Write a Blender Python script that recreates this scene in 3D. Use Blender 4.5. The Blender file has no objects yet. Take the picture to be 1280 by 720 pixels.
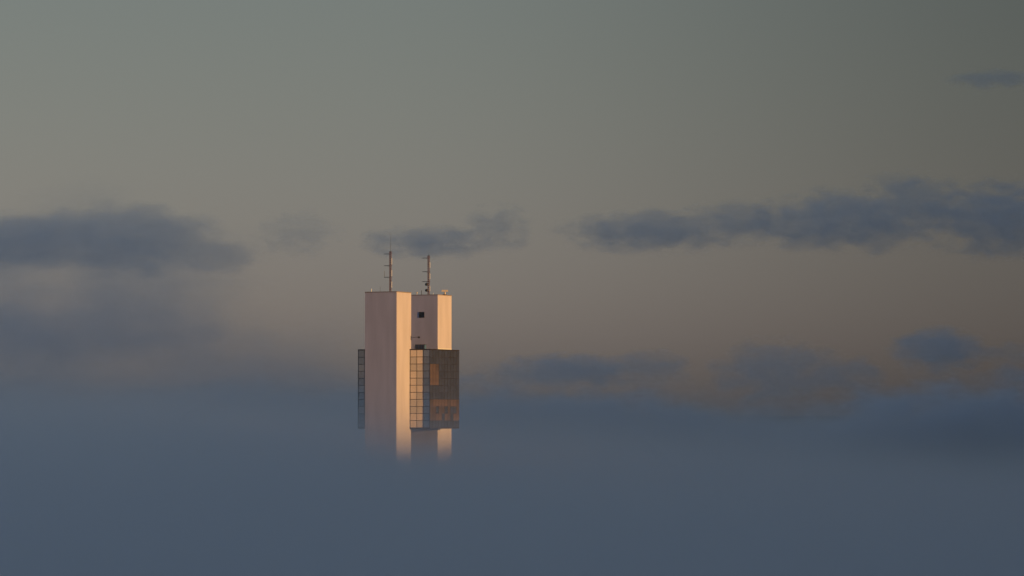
import bpy, math, random
from mathutils import Vector, Matrix
random.seed(7)
sc = bpy.context.scene
COL = sc.collection
R = math.radians

# ------------------------------------------------------------------ camera, sky, sun, exposure
H = 52.0                      # eye height above the valley floor (metres)
D = 1100.0                    # distance to the tower
MPP = 0.25                    # metres per photograph pixel at the tower
K = MPP / D
HZ = 515.0                    # photograph row of the horizon

cam = bpy.data.cameras.new("camera")
cam.sensor_width = 36.0
cam.lens = 36.0 * D / (1280 * MPP)
cam.clip_start = 1.0
cam.clip_end = 80000.0
co = bpy.data.objects.new("camera", cam)
co.location = (0, 0, H)
co.rotation_euler = (R(90) + math.atan((HZ - 360) * K), 0, 0)
COL.objects.link(co)
sc.camera = co

SUN_EL = R(4.0)
SUN_TH = R(30.6)              # to the right of the view, turned this far towards the camera
sun_dir = Vector((math.cos(SUN_TH) * math.cos(SUN_EL), -math.sin(SUN_TH) * math.cos(SUN_EL), math.sin(SUN_EL)))
sun = bpy.data.lights.new("sun", 'SUN')
sun.energy = 2.14
sun.angle = R(0.5)
sun.color = (1.0, 0.565, 0.185)
so = bpy.data.objects.new("sun", sun)
so.rotation_euler = sun_dir.to_track_quat('Z', 'Y').to_euler()
so.location = (300, 0, 300)
COL.objects.link(so)

SKY_LOW, SKY_GREY, SKY_GREEN, SIDE_A = 0.80, (0.352, 0.364, 0.331), (0.272, 0.338, 0.276), 0.43
SKY_CAST = (1.07, 0.91, 0.97)
SKY_MIX = 0.94
world = bpy.data.worlds.new("World")
sc.world = world
world.use_nodes = True
wt = world.node_tree
bg = wt.nodes["Background"]
sky = wt.nodes.new("ShaderNodeTexSky")
sky.sky_type = 'NISHITA'
sky.sun_disc = False
sky.sun_elevation = SUN_EL
sky.sun_rotation = math.atan2(sun_dir.x, sun_dir.y)
sky.altitude = 500
sky.air_density = 1.0
sky.dust_density = 1.0
sky.ozone_density = 2.2
def wm(op, a, b=None, clamp=False):
    n = wt.nodes.new("ShaderNodeMath"); n.operation = op; n.use_clamp = clamp
    for i, x in enumerate((a, b)):
        if x is None: continue
        if isinstance(x, (int, float)): n.inputs[i].default_value = x
        else: wt.links.new(x, n.inputs[i])
    return n.outputs[0]
wtc = wt.nodes.new("ShaderNodeTexCoord"); wsep = wt.nodes.new("ShaderNodeSeparateXYZ")
wt.links.new(wtc.outputs["Generated"], wsep.inputs[0])
# thick air low down: towards the horizon the sky greys and dims
def smooth(x, a, b):
    n = wt.nodes.new("ShaderNodeMapRange"); n.interpolation_type = 'SMOOTHSTEP'
    wt.links.new(x, n.inputs[0]); n.inputs[1].default_value = a; n.inputs[2].default_value = b
    return n.outputs[0]
low = wm('SUBTRACT', 1.0, smooth(wsep.outputs[2], 0.0, SKY_LOW))
lum = wt.nodes.new("ShaderNodeRGBToBW"); wt.links.new(sky.outputs[0], lum.inputs[0])
grey = wt.nodes.new("ShaderNodeMix"); grey.data_type = 'RGBA'; grey.blend_type = 'MULTIPLY'
grey.inputs["Factor"].default_value = 1.0
tint = wt.nodes.new("ShaderNodeMix"); tint.data_type = 'RGBA'
wt.links.new(smooth(wsep.outputs[2], 0.0, 0.13), tint.inputs["Factor"])
tint.inputs[6].default_value = (*SKY_GREY, 1); tint.inputs[7].default_value = (*SKY_GREEN, 1)
wt.links.new(lum.outputs[0], grey.inputs[6]); wt.links.new(tint.outputs[2], grey.inputs[7])
mx = wt.nodes.new("ShaderNodeMix"); mx.data_type = 'RGBA'
wt.links.new(wm('MULTIPLY', low, SKY_MIX), mx.inputs["Factor"])
wt.links.new(sky.outputs[0], mx.inputs[6]); wt.links.new(grey.outputs[2], mx.inputs[7])
# the sky deepens steadily from the left of the view to the right
side = wm('SUBTRACT', 1.0, wm('MULTIPLY', smooth(wsep.outputs[0], -0.05, 0.20), SIDE_A))
sd = wt.nodes.new("ShaderNodeMix"); sd.data_type = 'RGBA'; sd.blend_type = 'MULTIPLY'
sd.inputs["Factor"].default_value = 1.0
wt.links.new(mx.outputs[2], sd.inputs[6]); wt.links.new(side, sd.inputs[7])
cast = wt.nodes.new("ShaderNodeMix"); cast.data_type = 'RGBA'; cast.blend_type = 'MULTIPLY'
cast.inputs["Factor"].default_value = 1.0
wt.links.new(sd.outputs[2], cast.inputs[6]); cast.inputs[7].default_value = (*SKY_CAST, 1)
wt.links.new(cast.outputs[2], bg.inputs[0])
bg.inputs[1].default_value = 0.15

sc.view_settings.view_transform = 'Standard'
sc.view_settings.look = 'None'
sc.view_settings.exposure = 0.99
sc.view_settings.gamma = 1.0
sc.view_settings.use_curve_mapping = False
sc.cycles.use_denoising = True
sc.cycles.use_adaptive_sampling = True
sc.cycles.adaptive_threshold = 0.02
sc.cycles.volume_bounces = 4
sc.cycles.max_bounces = 6
sc.cycles.transparent_max_bounces = 48
sc.cycles.volume_max_steps = 256

# ------------------------------------------------------------------ helpers
def tag(o, label=None, cat=None, group=None, kind=None):
    if label: o["label"] = label
    if cat: o["category"] = cat
    if group: o["group"] = group
    if kind: o["kind"] = kind
    return o

class MB:
    def __init__(s): s.v = []; s.f = []
    def box(s, c, size, rot=None):
        n = len(s.v); hx, hy, hz = [a / 2 for a in size]
        for dx, dy, dz in ((-1,-1,-1),(1,-1,-1),(1,1,-1),(-1,1,-1),(-1,-1,1),(1,-1,1),(1,1,1),(-1,1,1)):
            p = Vector((dx*hx, dy*hy, dz*hz))
            if rot: p = rot @ p
            s.v.append(tuple(p + Vector(c)))
        for f in ((0,3,2,1),(4,5,6,7),(0,1,5,4),(1,2,6,5),(2,3,7,6),(3,0,4,7)):
            s.f.append(tuple(n + i for i in f))
        return s
    def span(s, a, b):
        return s.box([(p+q)/2 for p, q in zip(a, b)], [abs(q-p) for p, q in zip(a, b)])
    def tube(s, a, b, r, seg=8, r2=None):
        a = Vector(a); b = Vector(b); r2 = r if r2 is None else r2
        q = (b - a).to_track_quat('Z', 'Y'); n = len(s.v)
        for p, rr in ((a, r), (b, r2)):
            for i in range(seg):
                t = 2*math.pi*i/seg
                s.v.append(tuple(p + q @ Vector((rr*math.cos(t), rr*math.sin(t), 0))))
        for i in range(seg):
            j = (i+1) % seg
            s.f.append((n+i, n+j, n+seg+j, n+seg+i))
        s.f.append(tuple(n+seg-1-i for i in range(seg)))
        s.f.append(tuple(n+seg+i for i in range(seg)))
        return s
    def lathe(s, prof, seg=16, c=(0,0,0), axis=(0,0,1)):
        q = Vector(axis).to_track_quat('Z', 'Y'); n = len(s.v); c = Vector(c)
        for r, z in prof:
            for i in range(seg):
                t = 2*math.pi*i/seg
                s.v.append(tuple(c + q @ Vector((r*math.cos(t), r*math.sin(t), z))))
        for k in range(len(prof)-1):
            for i in range(seg):
                j = (i+1) % seg; b = n+k*seg
                s.f.append((b+i, b+j, b+seg+j, b+seg+i))
        return s
    def mesh(s, name, mat):
        me = bpy.data.meshes.new(name)
        me.from_pydata(s.v, [], s.f); me.update()
        if mat: me.materials.append(mat)
        return me
    def build(s, name, mat, parent=None):
        o = bpy.data.objects.new(name, s.mesh(name, mat))
        COL.objects.link(o)
        if parent: o.parent = parent
        return o

def empty(name, loc, rz=0, parent=None):
    o = bpy.data.objects.new(name, None)
    o.location = loc; o.rotation_euler = (0, 0, rz); o.empty_display_size = 1
    COL.objects.link(o)
    if parent: o.parent = parent
    return o

def N(nt, kind, **kw):
    n = nt.nodes.new(kind)
    for k, v in kw.items(): setattr(n, k, v)
    return n
def M(nt, op, a, b=None, c=None, clamp=False):
    n = nt.nodes.new("ShaderNodeMath"); n.operation = op; n.use_clamp = clamp
    for i, x in enumerate((a, b, c)):
        if x is None: continue
        if isinstance(x, (int, float)): n.inputs[i].default_value = x
        else: nt.links.new(x, n.inputs[i])
    return n.outputs[0]
def VM(nt, op, a, b=None):
    n = nt.nodes.new("ShaderNodeVectorMath"); n.operation = op
    for i, x in enumerate((a, b)):
        if x is None: continue
        if isinstance(x, (tuple, list)): n.inputs[i].default_value = x
        else: nt.links.new(x, n.inputs[i])
    return n.outputs[1] if op in ('LENGTH', 'DOT_PRODUCT') else n.outputs[0]

def mat(name, col, rough=0.6, metal=0.0, var=0.12, scale=3.0, bump=0.0, stretch=(1,1,1), spec=0.5):
    m = bpy.data.materials.new(name); m.use_nodes = True
    nt = m.node_tree; b = nt.nodes["Principled BSDF"]
    b.inputs["Roughness"].default_value = rough
    b.inputs["Metallic"].default_value = metal
    b.inputs["Specular IOR Level"].default_value = spec
    tc = N(nt, "ShaderNodeTexCoord"); mp = N(nt, "ShaderNodeMapping")
    mp.inputs["Scale"].default_value = stretch
    nt.links.new(tc.outputs["Object"], mp.inputs[0])
    nz = N(nt, "ShaderNodeTexNoise"); nz.inputs["Scale"].default_value = scale; nz.inputs["Detail"].default_value = 5
    nt.links.new(mp.outputs[0], nz.inputs[0])
    cr = N(nt, "ShaderNodeValToRGB")
    cr.color_ramp.elements[0].position = 0.3; cr.color_ramp.elements[1].position = 0.7
    cr.color_ramp.elements[0].color = tuple(c*(1-var) for c in col) + (1,)
    cr.color_ramp.elements[1].color = tuple(min(1, c*(1+var)) for c in col) + (1,)
    nt.links.new(nz.outputs[0], cr.inputs[0]); nt.links.new(cr.outputs[0], b.inputs["Base Color"])
    if bump:
        bp = N(nt, "ShaderNodeBump"); bp.inputs["Strength"].default_value = bump; bp.inputs["Distance"].default_value = 0.03
        nt.links.new(nz.outputs[0], bp.inputs["Height"]); nt.links.new(bp.outputs[0], b.inputs["Normal"])
    return m

# ------------------------------------------------------------------ materials
m_conc = mat("concrete_render", (0.57, 0.505, 0.535), 0.85, var=0.085, scale=0.5, bump=0.15, stretch=(1, 1, 0.12), spec=0.2)
m_cope = mat("coping_metal", (0.30, 0.22, 0.18), 0.6, var=0.1)
m_flash = mat("pale_flashing", (0.72, 0.68, 0.62), 0.6, var=0.08)
m_glass = mat("mirror_glass", (0.60, 0.565, 0.55), 0.03, metal=0.95, var=0.05, scale=0.2)
m_glass2 = mat("mirror_glass_dark", (0.48, 0.475, 0.485), 0.05, metal=0.94, var=0.06, scale=0.2)
m_glass3 = mat("mirror_glass_blue", (0.60, 0.64, 0.86), 0.06, metal=0.92, var=0.06, scale=0.2)
m_glass4 = mat("mirror_glass_slate", (0.54, 0.575, 0.76), 0.09, metal=0.92, var=0.06, scale=0.2)
m_refl = mat("glass_painted_reflection", (0.125, 0.09, 0.088), 0.12, metal=0.0, var=0.25, scale=0.8)  # tan colour painted in to stand for warm reflections in the glass
m_refl2 = mat("glass_painted_reflection_faint", (0.085, 0.066, 0.065), 0.12, metal=0.0, var=0.25, scale=0.8)  # weaker painted reflection
m_mull = mat("bronze_mullion", (0.03, 0.02, 0.018), 0.5, metal=0.1, var=0.1)
m_roof = mat("roof_membrane", (0.16, 0.15, 0.14), 0.9, var=0.2)
m_wing = mat("dark_window_glass", (0.012, 0.014, 0.02), 0.08, var=0.1)
m_red = mat("red_mast_paint", (0.11, 0.010, 0.009), 0.55, var=0.15)
m_panel = mat("pale_panel_paint", (0.74, 0.71, 0.69), 0.5, var=0.08)
m_white = mat("white_paint", (0.78, 0.76, 0.73), 0.5, var=0.05)
m_dark = mat("dark_steel", (0.03, 0.028, 0.028), 0.5, metal=0.2, var=0.15)
m_blue = mat("blue_grey_sheet_metal", (0.07, 0.15, 0.27), 0.5, var=0.15)
m_beige = mat("beige_antenna_plastic", (0.62, 0.52, 0.42), 0.5, var=0.06)
m_ground = mat("valley_ground", (0.07, 0.075, 0.05), 0.95, var=0.35, scale=0.02)
m_shade_ridge = mat("shade_ridge_cover", (0.05, 0.06, 0.045), 0.95, var=0.4, scale=0.03)

# ------------------------------------------------------------------ ground and an added off-frame ridge for shade
g = MB(); g.v = [(-30000, -8000, 0), (30000, -8000, 0), (30000, 45000, 0), (-30000, 45000, 0)]; g.f = [(0, 1, 2, 3)]
tag(g.build("ground", m_ground), kind="structure")

from mathutils import noise as mn
def crest(y):                                    # unseen ridge added to shade fog and clouds; its saddle leaves the tower lit
    lo, hi = 129.0, 600.0
    d = y - 400
    t = max(0.0, min(1.0, (d - 50) / 800.0 if d > 0 else (-d - 40) / 360.0)); t = t*t*(3-2*t)
    e = max(0.0, min(1.0, (7500 - y) / 1200.0))
    return (lo + (hi-lo)*t) * e
hb = MB(); ny, nx = 200, 24
for j in range(ny+1):
    y = -2500 + 10000*j/ny
    for i in range(nx+1):
        t = i/nx; x = 700 + 900*t
        prof = math.sin(math.pi*t)**1.3
        z = crest(y)*prof*(1 + 0.04*mn.noise((x/160, y/160, 3.1))) - (3 if t in (0, 1) else 0)
        hb.v.append((x + max(0, y-2500)*0.25 + 40*mn.noise((y/500, 1.7, 0)), y, z))
for j in range(ny):
    for i in range(nx):
        a = j*(nx+1)+i; hb.f.append((a, a+1, a+nx+2, a+nx+1))
tag(hb.build("added_shade_ridge", m_shade_ridge), kind="structure")

# ------------------------------------------------------------------ tower
ANG = R(23.0)
U = Vector((math.cos(ANG), -math.sin(ANG), 0)); V = Vector((math.sin(ANG), math.cos(ANG), 0))
GU, GV = 12.42, 22.45                              # half width of the glazed block, and its depth
corner = Vector(((537.5-640)*MPP, D, 0))
P0 = corner - GU*U
tower = empty("office_tower", P0, -ANG)
tag(tower, "tall pale concrete tower with mirrored glass block rising out of the fog", "skyscraper")
def W(u, v, z): return P0 + u*U + v*V + Vector((0, 0, z))
ZA = H + 37.5
ZG1 = H + 19.6; ZG0 = H - 5.25
SH = 5.43
A0, A1 = -9.75, 1.10
B0, B1 = 21.40, 32.25

def shaft(v0, v1):
    o = MB().span((-SH, v0, 0), (SH, v1, ZA-0.25)).build("concrete_shaft", m_conc, tower)
    c = MB()
    t = 0.35; e = 0.05
    c.span((-SH-e, v0-e, ZA-0.25), (SH+e, v0+t, ZA)).span((-SH-e, v1-t, ZA-0.25), (SH+e, v1+e, ZA))
    c.span((-SH-e, v0+t, ZA-0.25), (-SH+t, v1-t, ZA)).span((SH-t, v0+t, ZA-0.25), (SH+e, v1-t, ZA))
    c.build("coping", m_cope, o)
    return o
sA = shaft(A0, A1); sB = shaft(B0, B1)

# square window high on the rear shaft
win = empty("window", (-0.19, B0, H+31.04), 0, tower)
MB().box((0, -0.02, 0), (1.55, 0.06, 1.5)).build("pane", m_wing, win)
fr = MB()
fr.span((-0.95, -0.08, -0.92), (0.95, 0.02, -0.78)).span((-0.95, -0.08, 0.78), (0.95, 0.02, 0.92))
fr.span((-0.95, -0.08, -0.78), (-0.8, 0.02, 0.78)).span((0.8, -0.08, -0.78), (0.95, 0.02, 0.78))
fr.span((-0.8, -0.07, -0.03), (0.8, -0.01+0.02, 0.03))
fr.build("frame", m_dark, win)
# pale flashing where the rear shaft meets the glazed block's roof
MB().span((SH, B0, ZG1+0.02), (SH+0.06, B1, ZG1+0.75)).build("flashing", m_flash, tower)

# glazed block
blk = MB()
blk.span((-GU+0.12, 0.12, ZG0+0.25), (GU-0.12, GV-0.12, ZG1-0.3)).build("glass_block", m_roof, tower)
block = [o for o in tower.children if o.name.startswith("glass_block")][0]
NU, NV, NR = 11, 10, 11
PU = 2*GU/NU; PV = GV/NV
Z_0 = ZG0+0.35; PZ = (ZG1-0.15-Z_0)/NR
def pane_mesh(w, m):
    return MB().box((0, 0, 0), (w-0.10, 0.05, PZ-0.10)).mesh("pane", m)
pm_u = [pane_mesh(PU, m_glass), pane_mesh(PU, m_glass2)]
pm_v = [pane_mesh(PV, m_glass3), pane_mesh(PV, m_glass4)]
pm_refl = [pane_mesh(PV, m_refl), pane_mesh(PV, m_refl2)]
def add_pane(me, loc, rz):
    o = bpy.data.objects.new("pane", me)
    o.location = loc
    o.rotation_euler = (R(random.gauss(0, 0.10)), R(0), rz + R(random.gauss(0, 0.12)))
    COL.objects.link(o); o.parent = block
REFL = {}                                              # panes that carry a warm reflection in their colour
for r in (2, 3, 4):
    for c in (0, 1): REFL[(c, r)] = 0
    REFL[(2, r)] = 1 if r == 2 else 0
for c in range(NV): REFL[(c, 7)] = 0 if c in (1, 2, 3, 4, 5, 7, 8) else 1
for c in (0, 1, 3, 4, 6, 9): REFL[(c, 8)] = 1
for c, k in ((0, 1), (1, 1), (2, 0), (3, 0), (5, 0), (6, 1), (8, 0), (9, 0)): REFL[(c, 9)] = k
for r in range(NR):
    z = ZG1-0.15 - (r+0.5)*PZ
    for c in range(NU):
        u = -GU + (c+0.5)*PU
        if abs(u) < SH - PU/2: continue                 # inside the front shaft
        add_pane(random.choice(pm_u), (u, 0.02, z), 0)
    for c in range(NV):
        v = (c+0.5)*PV
        me = pm_refl[REFL[(c, r)]] if (c, r) in REFL else random.choice(pm_v)
        add_pane(me, (GU-0.02, v, z), R(90))
# far sides, never told apart from here: one part
fs = MB()
for r in range(NR):
    z = ZG1-0.15 - (r+0.5)*PZ
    for c in range(NU):
        fs.box((-GU + (c+0.5)*PU, GV-0.02, z), (PU-0.1, 0.05, PZ-0.1))
    for c in range(NV):
        fs.box((-GU+0.02, (c+0.5)*PV, z), (0.05, PV-0.1, PZ-0.1))
tag(fs.build("far_panes", m_glass, block), kind="stuff")
mu = MB(); tr = MB()
e = 0.05
for c in range(NU+1):
    u = -GU + c*PU; w = 0.16 if c in (0, NU) else 0.11
    uu = min(max(u, -GU+0.06), GU-0.06)
    for v in (-e+0.05, GV-0.05+e):
        if v < 1 and abs(u) < SH: continue
        mu.box((uu, v, (Z_0+ZG1-0.15)/2), (w, 0.18, ZG1-0.15-Z_0))
for c in range(1, NV):
    for u in (-GU, GU):
        mu.box((u, c*PV, (Z_0+ZG1-0.15)/2), (0.14, 0.13, ZG1-0.15-Z_0))
tag(mu.build("mullions", m_mull, block), kind="stuff")
for r in range(NR+1):
    z = ZG1-0.15 - r*PZ
    for u0, u1 in ((-GU, -SH), (SH, GU)):
        tr.span((u0, -0.03, z-0.08), (u1, 0.08, z+0.08))
    tr.span((-GU, GV-0.08, z-0.05), (GU, GV+0.03, z+0.05))
    tr.span((GU-0.08, 0.08, z-0.04), (GU+0.03, GV-0.08, z+0.04))
    tr.span((-GU-0.03, 0.08, z-0.04), (-GU+0.08, GV-0.08, z+0.04))
tag(tr.build("transoms", m_mull, block), kind="stuff")
pp = MB()                                            # parapet cap and bottom edge
for za, zb, ex in ((ZG1-0.1, ZG1+0.12, 0.09), (ZG0, ZG0+0.28, 0.07)):
    pp.span((-GU-ex, -ex, za), (-SH, 0.3, zb)).span((SH, -ex, za), (GU+ex, 0.3, zb))
    pp.span((-GU-ex, GV-0.3, za), (-SH, GV+ex, zb)).span((SH, GV-0.3, za), (GU+ex, GV+ex, zb))
    pp.span((-GU-ex, 0.3, za), (-GU+0.3, GV-0.3, zb)).span((GU-0.3, 0.3, za), (GU+ex, GV-0.3, zb))
pp.build("edge_trim", m_mull, block)

# ------------------------------------------------------------------ roof furniture
def thing_at(name, u, v, z, label, cat, group=None):
    o = empty(name, W(u, v, z), -ANG)
    return tag(o, label, cat, group)

def mast(u, v, z, hgt, label, arms, panels, whip, drums=(), dip=None):
    t = thing_at("antenna_mast", u, v, z, label, "antenna mast", "antenna masts on the tower roof")
    w = 0.25
    la = MB(); n = int(hgt/0.6)
    pts = [(-w, -w*0.6), (w, -w*0.6), (0, w)]
    for x, y in pts: la.tube((x, y, 0), (x, y, hgt), 0.105, 6)
    for k in range(n):
        z0, z1 = hgt*k/n, hgt*(k+1)/n
        for i in range(3):
            a, b = pts[i], pts[(i+1) % 3]
            if k % 2: a, b = b, a
            la.tube((*a, z0), (*b, z1), 0.055, 5)
    la.build("lattice", m_red, t)
    MB().box((0, 0, hgt+0.06), (0.62, 0.56, 0.12)).build("top_plate", m_dark, t)
    MB().box((0, 0, 0.06), (0.8, 0.8, 0.12)).build("base_plate", m_dark, t)
    for z0 in arms:
        a = MB().tube((-w, -0.13, z0), (-2.15, -0.13, z0), 0.095, 6).tube((-w, -0.13, z0-0.5), (-1.1, -0.13, z0), 0.025, 5)
        a.tube((-1.5, -0.28, z0), (-1.5, 0.3, z0), 0.04, 5).tube((-2.0, -0.28, z0), (-2.0, 0.3, z0), 0.04, 5)
        a.tube((w, -0.13, z0), (w+0.45, -0.13, z0), 0.04, 5)
        a.build("arm", m_dark, t)
    for za, zb in panels:
        p = MB().box((w+0.14, -0.1, (za+zb)/2), (0.19, 0.24, zb-za)).build("panel_antenna", m_panel, t)
        MB().box((w+0.05, -0.1, za+0.25), (0.12, 0.1, 0.1)).box((w+0.05, -0.1, zb-0.25), (0.12, 0.1, 0.1)).build("bracket", m_dark, p)
    if whip: MB().tube((0, 0, hgt+0.1), (0, 0, hgt+whip), 0.05, 6, 0.03).build("whip_antenna", m_dark, t)
    if dip: MB().tube((-2.05, -0.13, dip[0]), (-2.05, -0.13, dip[1]), 0.05, 6).build("dipole", m_dark, t)
    for z0 in drums:
        d = MB().lathe([(0.001, 0), (0.40, 0), (0.46, 0.06), (0.46, 0.42), (0.38, 0.5), (0.001, 0.56)], 16, (-0.52, -0.25, z0), (-0.45, -1, 0))
        do = d.build("drum_dish", m_dark, t)
        MB().tube((-0.52, -0.1, z0), (-w+0.05, -0.05, z0), 0.06, 6).build("bracket", m_dark, do)
    return t
mast(0.9, -4.5, ZA-0.25, 12.9, "red lattice mast with long whip on the front shaft roof", [12.2, 8.5, 4.9],
     [(8.9, 10.8), (5.2, 7.1), (1.6, 3.5)], 5.8, dip=(4.9, 6.9))
mast(-0.25, 27.0, ZA-0.25, 12.9, "red lattice mast with two drum dishes on the rear shaft roof", [12.2, 7.8, 4.6],
     [(9.0, 10.8), (5.4, 7.2), (1.5, 3.2)], 0.9, drums=(3.7, 1.8))

def stub(u, v, hgt, r, m, label, z=ZA-0.25, lamp=False, name="roof_pole", cat="pole"):
    t = thing_at(name, u, v, z, label, cat)
    MB().tube((0, 0, 0.08), (0, 0, hgt), r, 8, r*0.8).build("pole", m, t)
    MB().box((0, 0, 0.04), (0.4, 0.4, 0.08)).build("foot", m_dark, t)
    if lamp: MB().lathe([(0.001, hgt), (r*2.0, hgt), (r*2.2, hgt+0.25), (r*1.2, hgt+0.42), (0.001, hgt+0.45)], 10).build("lamp_head", m, t)
    return t
stub(-3.6, -9.0, 1.2, 0.13, m_white, "short white rod at the left edge of the front shaft roof")
stub(-2.0, -6.0, 1.9, 0.05, m_dark, "thin dark pole between the white rod and the mast")
stub(-3.06, 24.0, 0.8, 0.12, m_beige, "small sunlit beacon on the left of the rear shaft roof", lamp=True, name="roof_beacon", cat="beacon")
stub(-1.44, 24.0, 1.7, 0.10, m_dark, "short dark post left of the mast with drum dishes")
t = stub(2.22, 25.0, 0.9, 0.08, m_white, "small white tilted antenna right of the mast with drum dishes", name="whip_aerial", cat="antenna")
t.children[0].rotation_euler = (0, R(-18), 0)

# T-shaped rotating-bar antenna
t = thing_at("bar_antenna", 4.75, 28.5, ZA, "sunlit T shaped bar antenna on the right corner of the rear roof", "antenna")
MB().box((-0.1, 0, 0.12), (1.0, 0.9, 0.24)).build("base_plate", m_dark, t)
MB().lathe([(0.34, 0.24), (0.30, 0.7), (0.24, 0.95), (0.24, 1.0), (0.001, 1.0)], 14).build("pedestal", m_beige, t)
b = MB(); rz = Matrix.Rotation(R(23), 3, 'Z')
b.box((0, 0, 1.32), (2.1, 0.5, 0.50), rz).box((0, 0, 1.62), (1.8, 0.34, 0.10), rz).box((0, 0, 1.04), (0.7, 0.4, 0.08), rz)
b.build("bar", m_beige, t)

# equipment on the glazed block's roof, beside the front shaft
zr = ZG1-0.3
t = thing_at("cooling_unit", 7.9, 3.0, zr, "dark louvred cooling unit on the roof of the glass block", "cooling unit")
MB().span((-1.55, -0.6, 0.1), (1.55, 0.7, 1.75)).build("casing", m_blue, t)
for k in range(6):
    x = -1.4 + k*0.56
    MB().box((x, -0.68, 0.95), (0.24, 0.16, 1.6)).build("slat", m_dark, t)
MB().box((0, 0.05, 1.82), (3.3, 1.5, 0.12)).build("lid", m_dark, t)
MB().span((-1.5, -0.5, 0), (1.5, 0.6, 0.1)).build("skid", m_dark, t)
t = thing_at("roof_vent", 5.95, 2.6, zr, "small pale roof vent between concrete shaft and cooling unit", "vent")
MB().tube((0, 0, 0), (0, 0, 1.45), 0.22, 12).build("pipe", m_flash, t)
MB().lathe([(0.34, 1.4), (0.36, 1.55), (0.2, 1.85), (0.001, 1.9)], 12).build("cowl", m_flash, t)
t = empty("lamp_arm", W(SH, 0.85, H+23.4), -ANG)
tag(t, "thin dark bracket with floodlight jutting from the front shaft above the glass", "floodlight")
MB().tube((0, 0, 0), (2.9, 0, 0), 0.07, 6).tube((0, 0, -0.8), (1.3, 0, 0), 0.03, 5).build("arm", m_dark, t)
MB().box((0.04, 0, -0.2), (0.08, 0.3, 1.3)).build("wall_plate", m_dark, t)
MB().box((2.75, 0, 0.02), (0.6, 0.4, 0.42)).box((2.75, 0, -0.26), (0.3, 0.3, 0.14)).build("lamp_head", m_dark, t)

# ------------------------------------------------------------------ fog and clouds
def vol_mat(name, g=0.0, col=(1, 1, 1), rate=1.0):
    m = bpy.data.materials.new(name); m.use_nodes = True
    nt = m.node_tree; nt.nodes.clear()
    out = N(nt, "ShaderNodeOutputMaterial")
    pv = N(nt, "ShaderNodeVolumePrincipled")
    pv.inputs["Color"].default_value = (*col, 1)
    pv.inputs["Anisotropy"].default_value = g
    nt.links.new(pv.outputs[0], out.inputs["Volume"])
    m.cycles.volume_step_rate = rate
    return m, nt, pv

m, nt, pv = vol_mat("fog", 0.72, rate=0.07)
geo = N(nt, "ShaderNodeNewGeometry"); sep = N(nt, "ShaderNodeSeparateXYZ")
nt.links.new(geo.outputs["Position"], sep.inputs[0])
mp = VM(nt, 'MULTIPLY', geo.outputs["Position"], (1/230, 1/420, 0))
nz = N(nt, "ShaderNodeTexNoise"); nz.inputs["Detail"].default_value = 3
nt.links.new(mp, nz.inputs[0]); nz.inputs["Scale"].default_value = 1
bump = M(nt, 'MULTIPLY', M(nt, 'SUBTRACT', nz.outputs[0], 0.5), 22.0)
far = M(nt, 'DIVIDE', M(nt, 'SUBTRACT', sep.outputs[1], 1180), 1200, clamp=True)
xo = M(nt, 'ADD', sep.outputs[0], 25)
lean = M(nt, 'ADD', M(nt, 'MULTIPLY', M(nt, 'MAXIMUM', M(nt, 'MINIMUM', xo, 0.0), -70), -0.16),      # the bank lies higher to the left
         M(nt, 'MULTIPLY', M(nt, 'MINIMUM', M(nt, 'MAXIMUM', xo, 0.0), 260), -0.055))
zt = M(nt, 'SUBTRACT', M(nt, 'SUBTRACT', M(nt, 'SUBTRACT', sep.outputs[2], H), lean), M(nt, 'MULTIPLY', bump, M(nt, 'ADD', far, 1.0)))
hs = M(nt, 'ADD', M(nt, 'MULTIPLY', far, 11.0), 4.5)          # the fog's top thins out more slowly farther off
r0 = M(nt, 'ADD', M(nt, 'MULTIPLY', far, 0.2e-4), 3.2e-4)
rho = M(nt, 'MULTIPLY', M(nt, 'EXPONENT', M(nt, 'DIVIDE', M(nt, 'MULTIPLY', zt, -1.0), hs)), r0)
nt.links.new(M(nt, 'MINIMUM', rho, 0.03), pv.inputs["Density"])
fb = MB().span((-3500, -300, -1), (3500, 6000, H+75))
tag(fb.build("fog", m), kind="stuff")

def P(x, y, d):
    return Vector(((x-640)*K*d, d, H + (HZ-y)*K*d))

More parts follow.
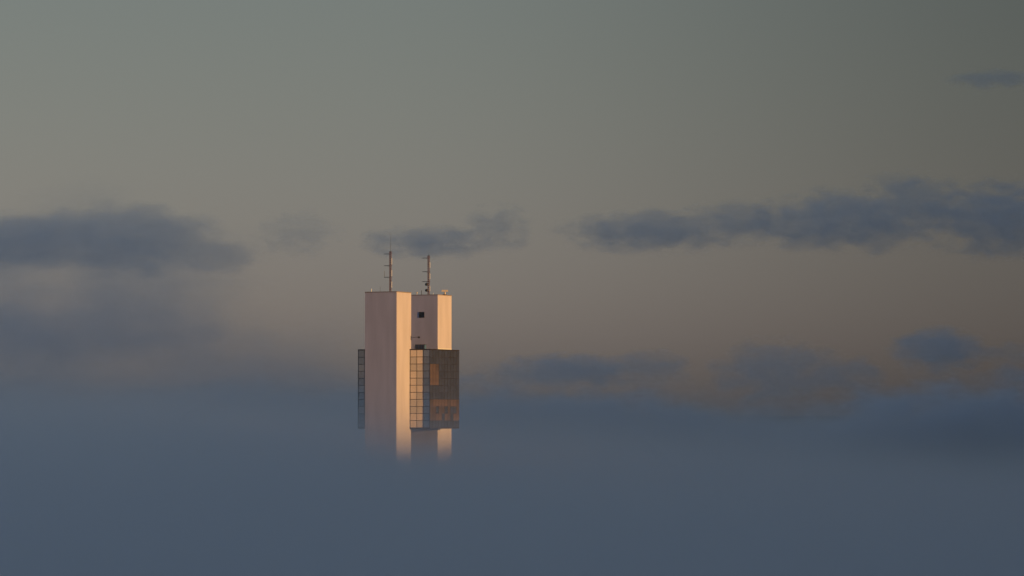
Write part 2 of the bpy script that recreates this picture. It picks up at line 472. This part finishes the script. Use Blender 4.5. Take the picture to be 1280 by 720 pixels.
def cloud(label, lobes, d, dens, noise_px=50, amp=1.0, edge=0.35, depth=0.6, seed=0.0, g=0.6, detail=4, rate=1.0, flat=None, wisp=1.0):
    """lobes: (x, y, rx, ry) in photograph pixels, set out as real ellipsoids at distance d."""
    x0 = min(l[0]-l[2] for l in lobes); x1 = max(l[0]+l[2] for l in lobes)
    y0 = min(l[1]-l[3] for l in lobes); y1 = max(l[1]+l[3] for l in lobes)
    c = P((x0+x1)/2, (y0+y1)/2, d)
    rd = max(l[2] for l in lobes)*depth*K*d
    hx, hz = (x1-x0)/2*K*d, (y1-y0)/2*K*d
    m, nt, pv = vol_mat("cloud_vapour", g, rate=rate)
    tc = N(nt, "ShaderNodeTexCoord"); p = tc.outputs["Object"]
    s = 1/(noise_px*K*d)
    nz = N(nt, "ShaderNodeTexNoise"); nz.inputs["Scale"].default_value = 1
    nz.inputs["Detail"].default_value = detail; nz.inputs["Roughness"].default_value = 0.62
    nt.links.new(VM(nt, 'ADD', VM(nt, 'MULTIPLY', p, (s*0.75, s, s*1.6)), (seed*7.3, seed*3.1, seed*5.7)), nz.inputs[0])
    f = None
    for lx, ly, rx, ry in lobes:
        q = P(lx, ly, d) - c
        inv = (1/(rx*K*d), 1/(rx*depth*K*d), 1/(ry*K*d))
        r = VM(nt, 'LENGTH', VM(nt, 'MULTIPLY', VM(nt, 'SUBTRACT', p, tuple(q)), inv))
        h = M(nt, 'SUBTRACT', 1.0, r)
        f = h if f is None else M(nt, 'SMOOTH_MAX', f, h, 0.25)
    body = M(nt, 'ADD', f, M(nt, 'MULTIPLY', M(nt, 'SUBTRACT', nz.outputs[0], 0.55), amp))
    # fade to nothing before the domain's skin so that no edge shows
    inside = M(nt, 'MULTIPLY', f, 8.0, clamp=True)
    k = M(nt, 'DIVIDE', body, edge, clamp=True)
    k = M(nt, 'MULTIPLY', M(nt, 'MULTIPLY', k, k), inside)
    nt.links.new(M(nt, 'MULTIPLY', k, dens), pv.inputs["Density"])
    b = MB(); seg = 20
    prof = [(max(0.001, 1.30*math.sin(math.pi*i/10)), -1.30*math.cos(math.pi*i/10)) for i in range(11)]
    b.lathe(prof, seg)
    b.v = [(x*hx, y*rd, z*hz) for x, y, z in b.v]
    o = b.build("cloud", m); o.location = c
    return tag(o, label, "cloud", "clouds beyond the tower")

cloud("long dark cloud with an arched top at the upper left edge", [(20,302,210,46),(155,300,150,60),(265,318,80,32),(-70,305,120,46)], 3400, 0.0130, noise_px=34, amp=1.5, seed=1, detail=6, edge=0.35)
cloud("pale fog bank swelling up beside the left edge", [(0,430,340,210),(140,395,250,190),(290,490,240,140),(430,545,130,70)], 2600, 0.0170, noise_px=90, amp=1.4, seed=2, edge=0.9, rate=0.6)
cloud("faint small cloud smudge left of the antenna masts", [(372,292,66,36)], 3600, 0.007, noise_px=20, amp=2.6, seed=3)
cloud("dark ragged cloud just behind the two antenna masts", [(538,303,110,26),(622,284,54,36)], 3800, 0.0130, noise_px=22, amp=2.6, seed=4, detail=6, edge=0.35)
cloud("dark torn cloud at the left of the upper right chain", [(815,290,140,34),(925,278,100,34)], 3800, 0.0140, noise_px=24, amp=2.6, seed=5, detail=6, edge=0.35)
cloud("biggest dark billowing cloud at the upper right", [(1065,276,140,50),(1135,256,90,50),(1000,284,80,32)], 3600, 0.0180, noise_px=26, amp=2.5, seed=6, detail=6, edge=0.35)
cloud("dark cloud cut by the right edge below the thin streak", [(1255,274,130,60)], 3500, 0.0200, noise_px=26, amp=2.3, seed=7, detail=6, edge=0.35)
cloud("thin dark streak of cloud near the top right corner", [(1245,98,80,16)], 3000, 0.0170, noise_px=18, amp=2.4, seed=8, detail=6, edge=0.4)
cloud("flat dark cloud just right of the glass block", [(715,463,140,26),(812,459,66,28)], 4000, 0.0150, noise_px=24, amp=2.3, seed=9, detail=6, edge=0.35)
cloud("round dark cloud floating above the right cloud bank", [(970,466,100,52),(1040,468,80,34)], 4000, 0.0150, noise_px=28, amp=2.1, seed=10, detail=6, edge=0.4)
cloud("small dome shaped dark cloud near the right edge", [(1172,438,76,36)], 3900, 0.0330, noise_px=24, amp=1.4, seed=11, detail=6, edge=0.4)
cloud("tiny faint cloud at the right edge beside the dome shaped one", [(1262,441,54,18)], 3900, 0.010, noise_px=20, amp=2.2, seed=12)
cloud("heavy dark cloud bank rising along the lower right edge", [(1180,600,260,150),(1050,610,150,120),(1290,580,160,140)], 3000, 0.0550, noise_px=44, amp=1.5, seed=13, detail=6, edge=0.4)
cloud("long low cloud bank behind the right side of the tower", [(760,590,290,130),(620,580,170,130),(930,600,180,120)], 3600, 0.0300, noise_px=46, amp=1.7, seed=14, detail=6, edge=0.4)
cloud("low dark cloud bank behind the left side of the tower", [(320,580,250,124),(470,575,150,118)], 3600, 0.0200, noise_px=46, amp=1.6, seed=15, detail=6, edge=0.4)
WISP = "fog wisps drifting round the tower"
for lab, lobes, d, dens, nz_ in (
    ("wisp of fog veiling the foot of the left glass strip", [(425,560,80,60),(350,575,110,50)], 1040, 0.0300, 34),
    ("wisp of fog in front of the lowest lit concrete", [(540,592,90,40)], 1030, 0.0300, 26),
    ("wisp of fog trailing off to the right of the tower", [(680,585,120,48),(600,590,60,34)], 1060, 0.0200, 34)):
    cloud(lab, lobes, d, dens, noise_px=nz_, amp=1.8, seed=d*0.1, detail=5, edge=0.7)["group"] = WISP
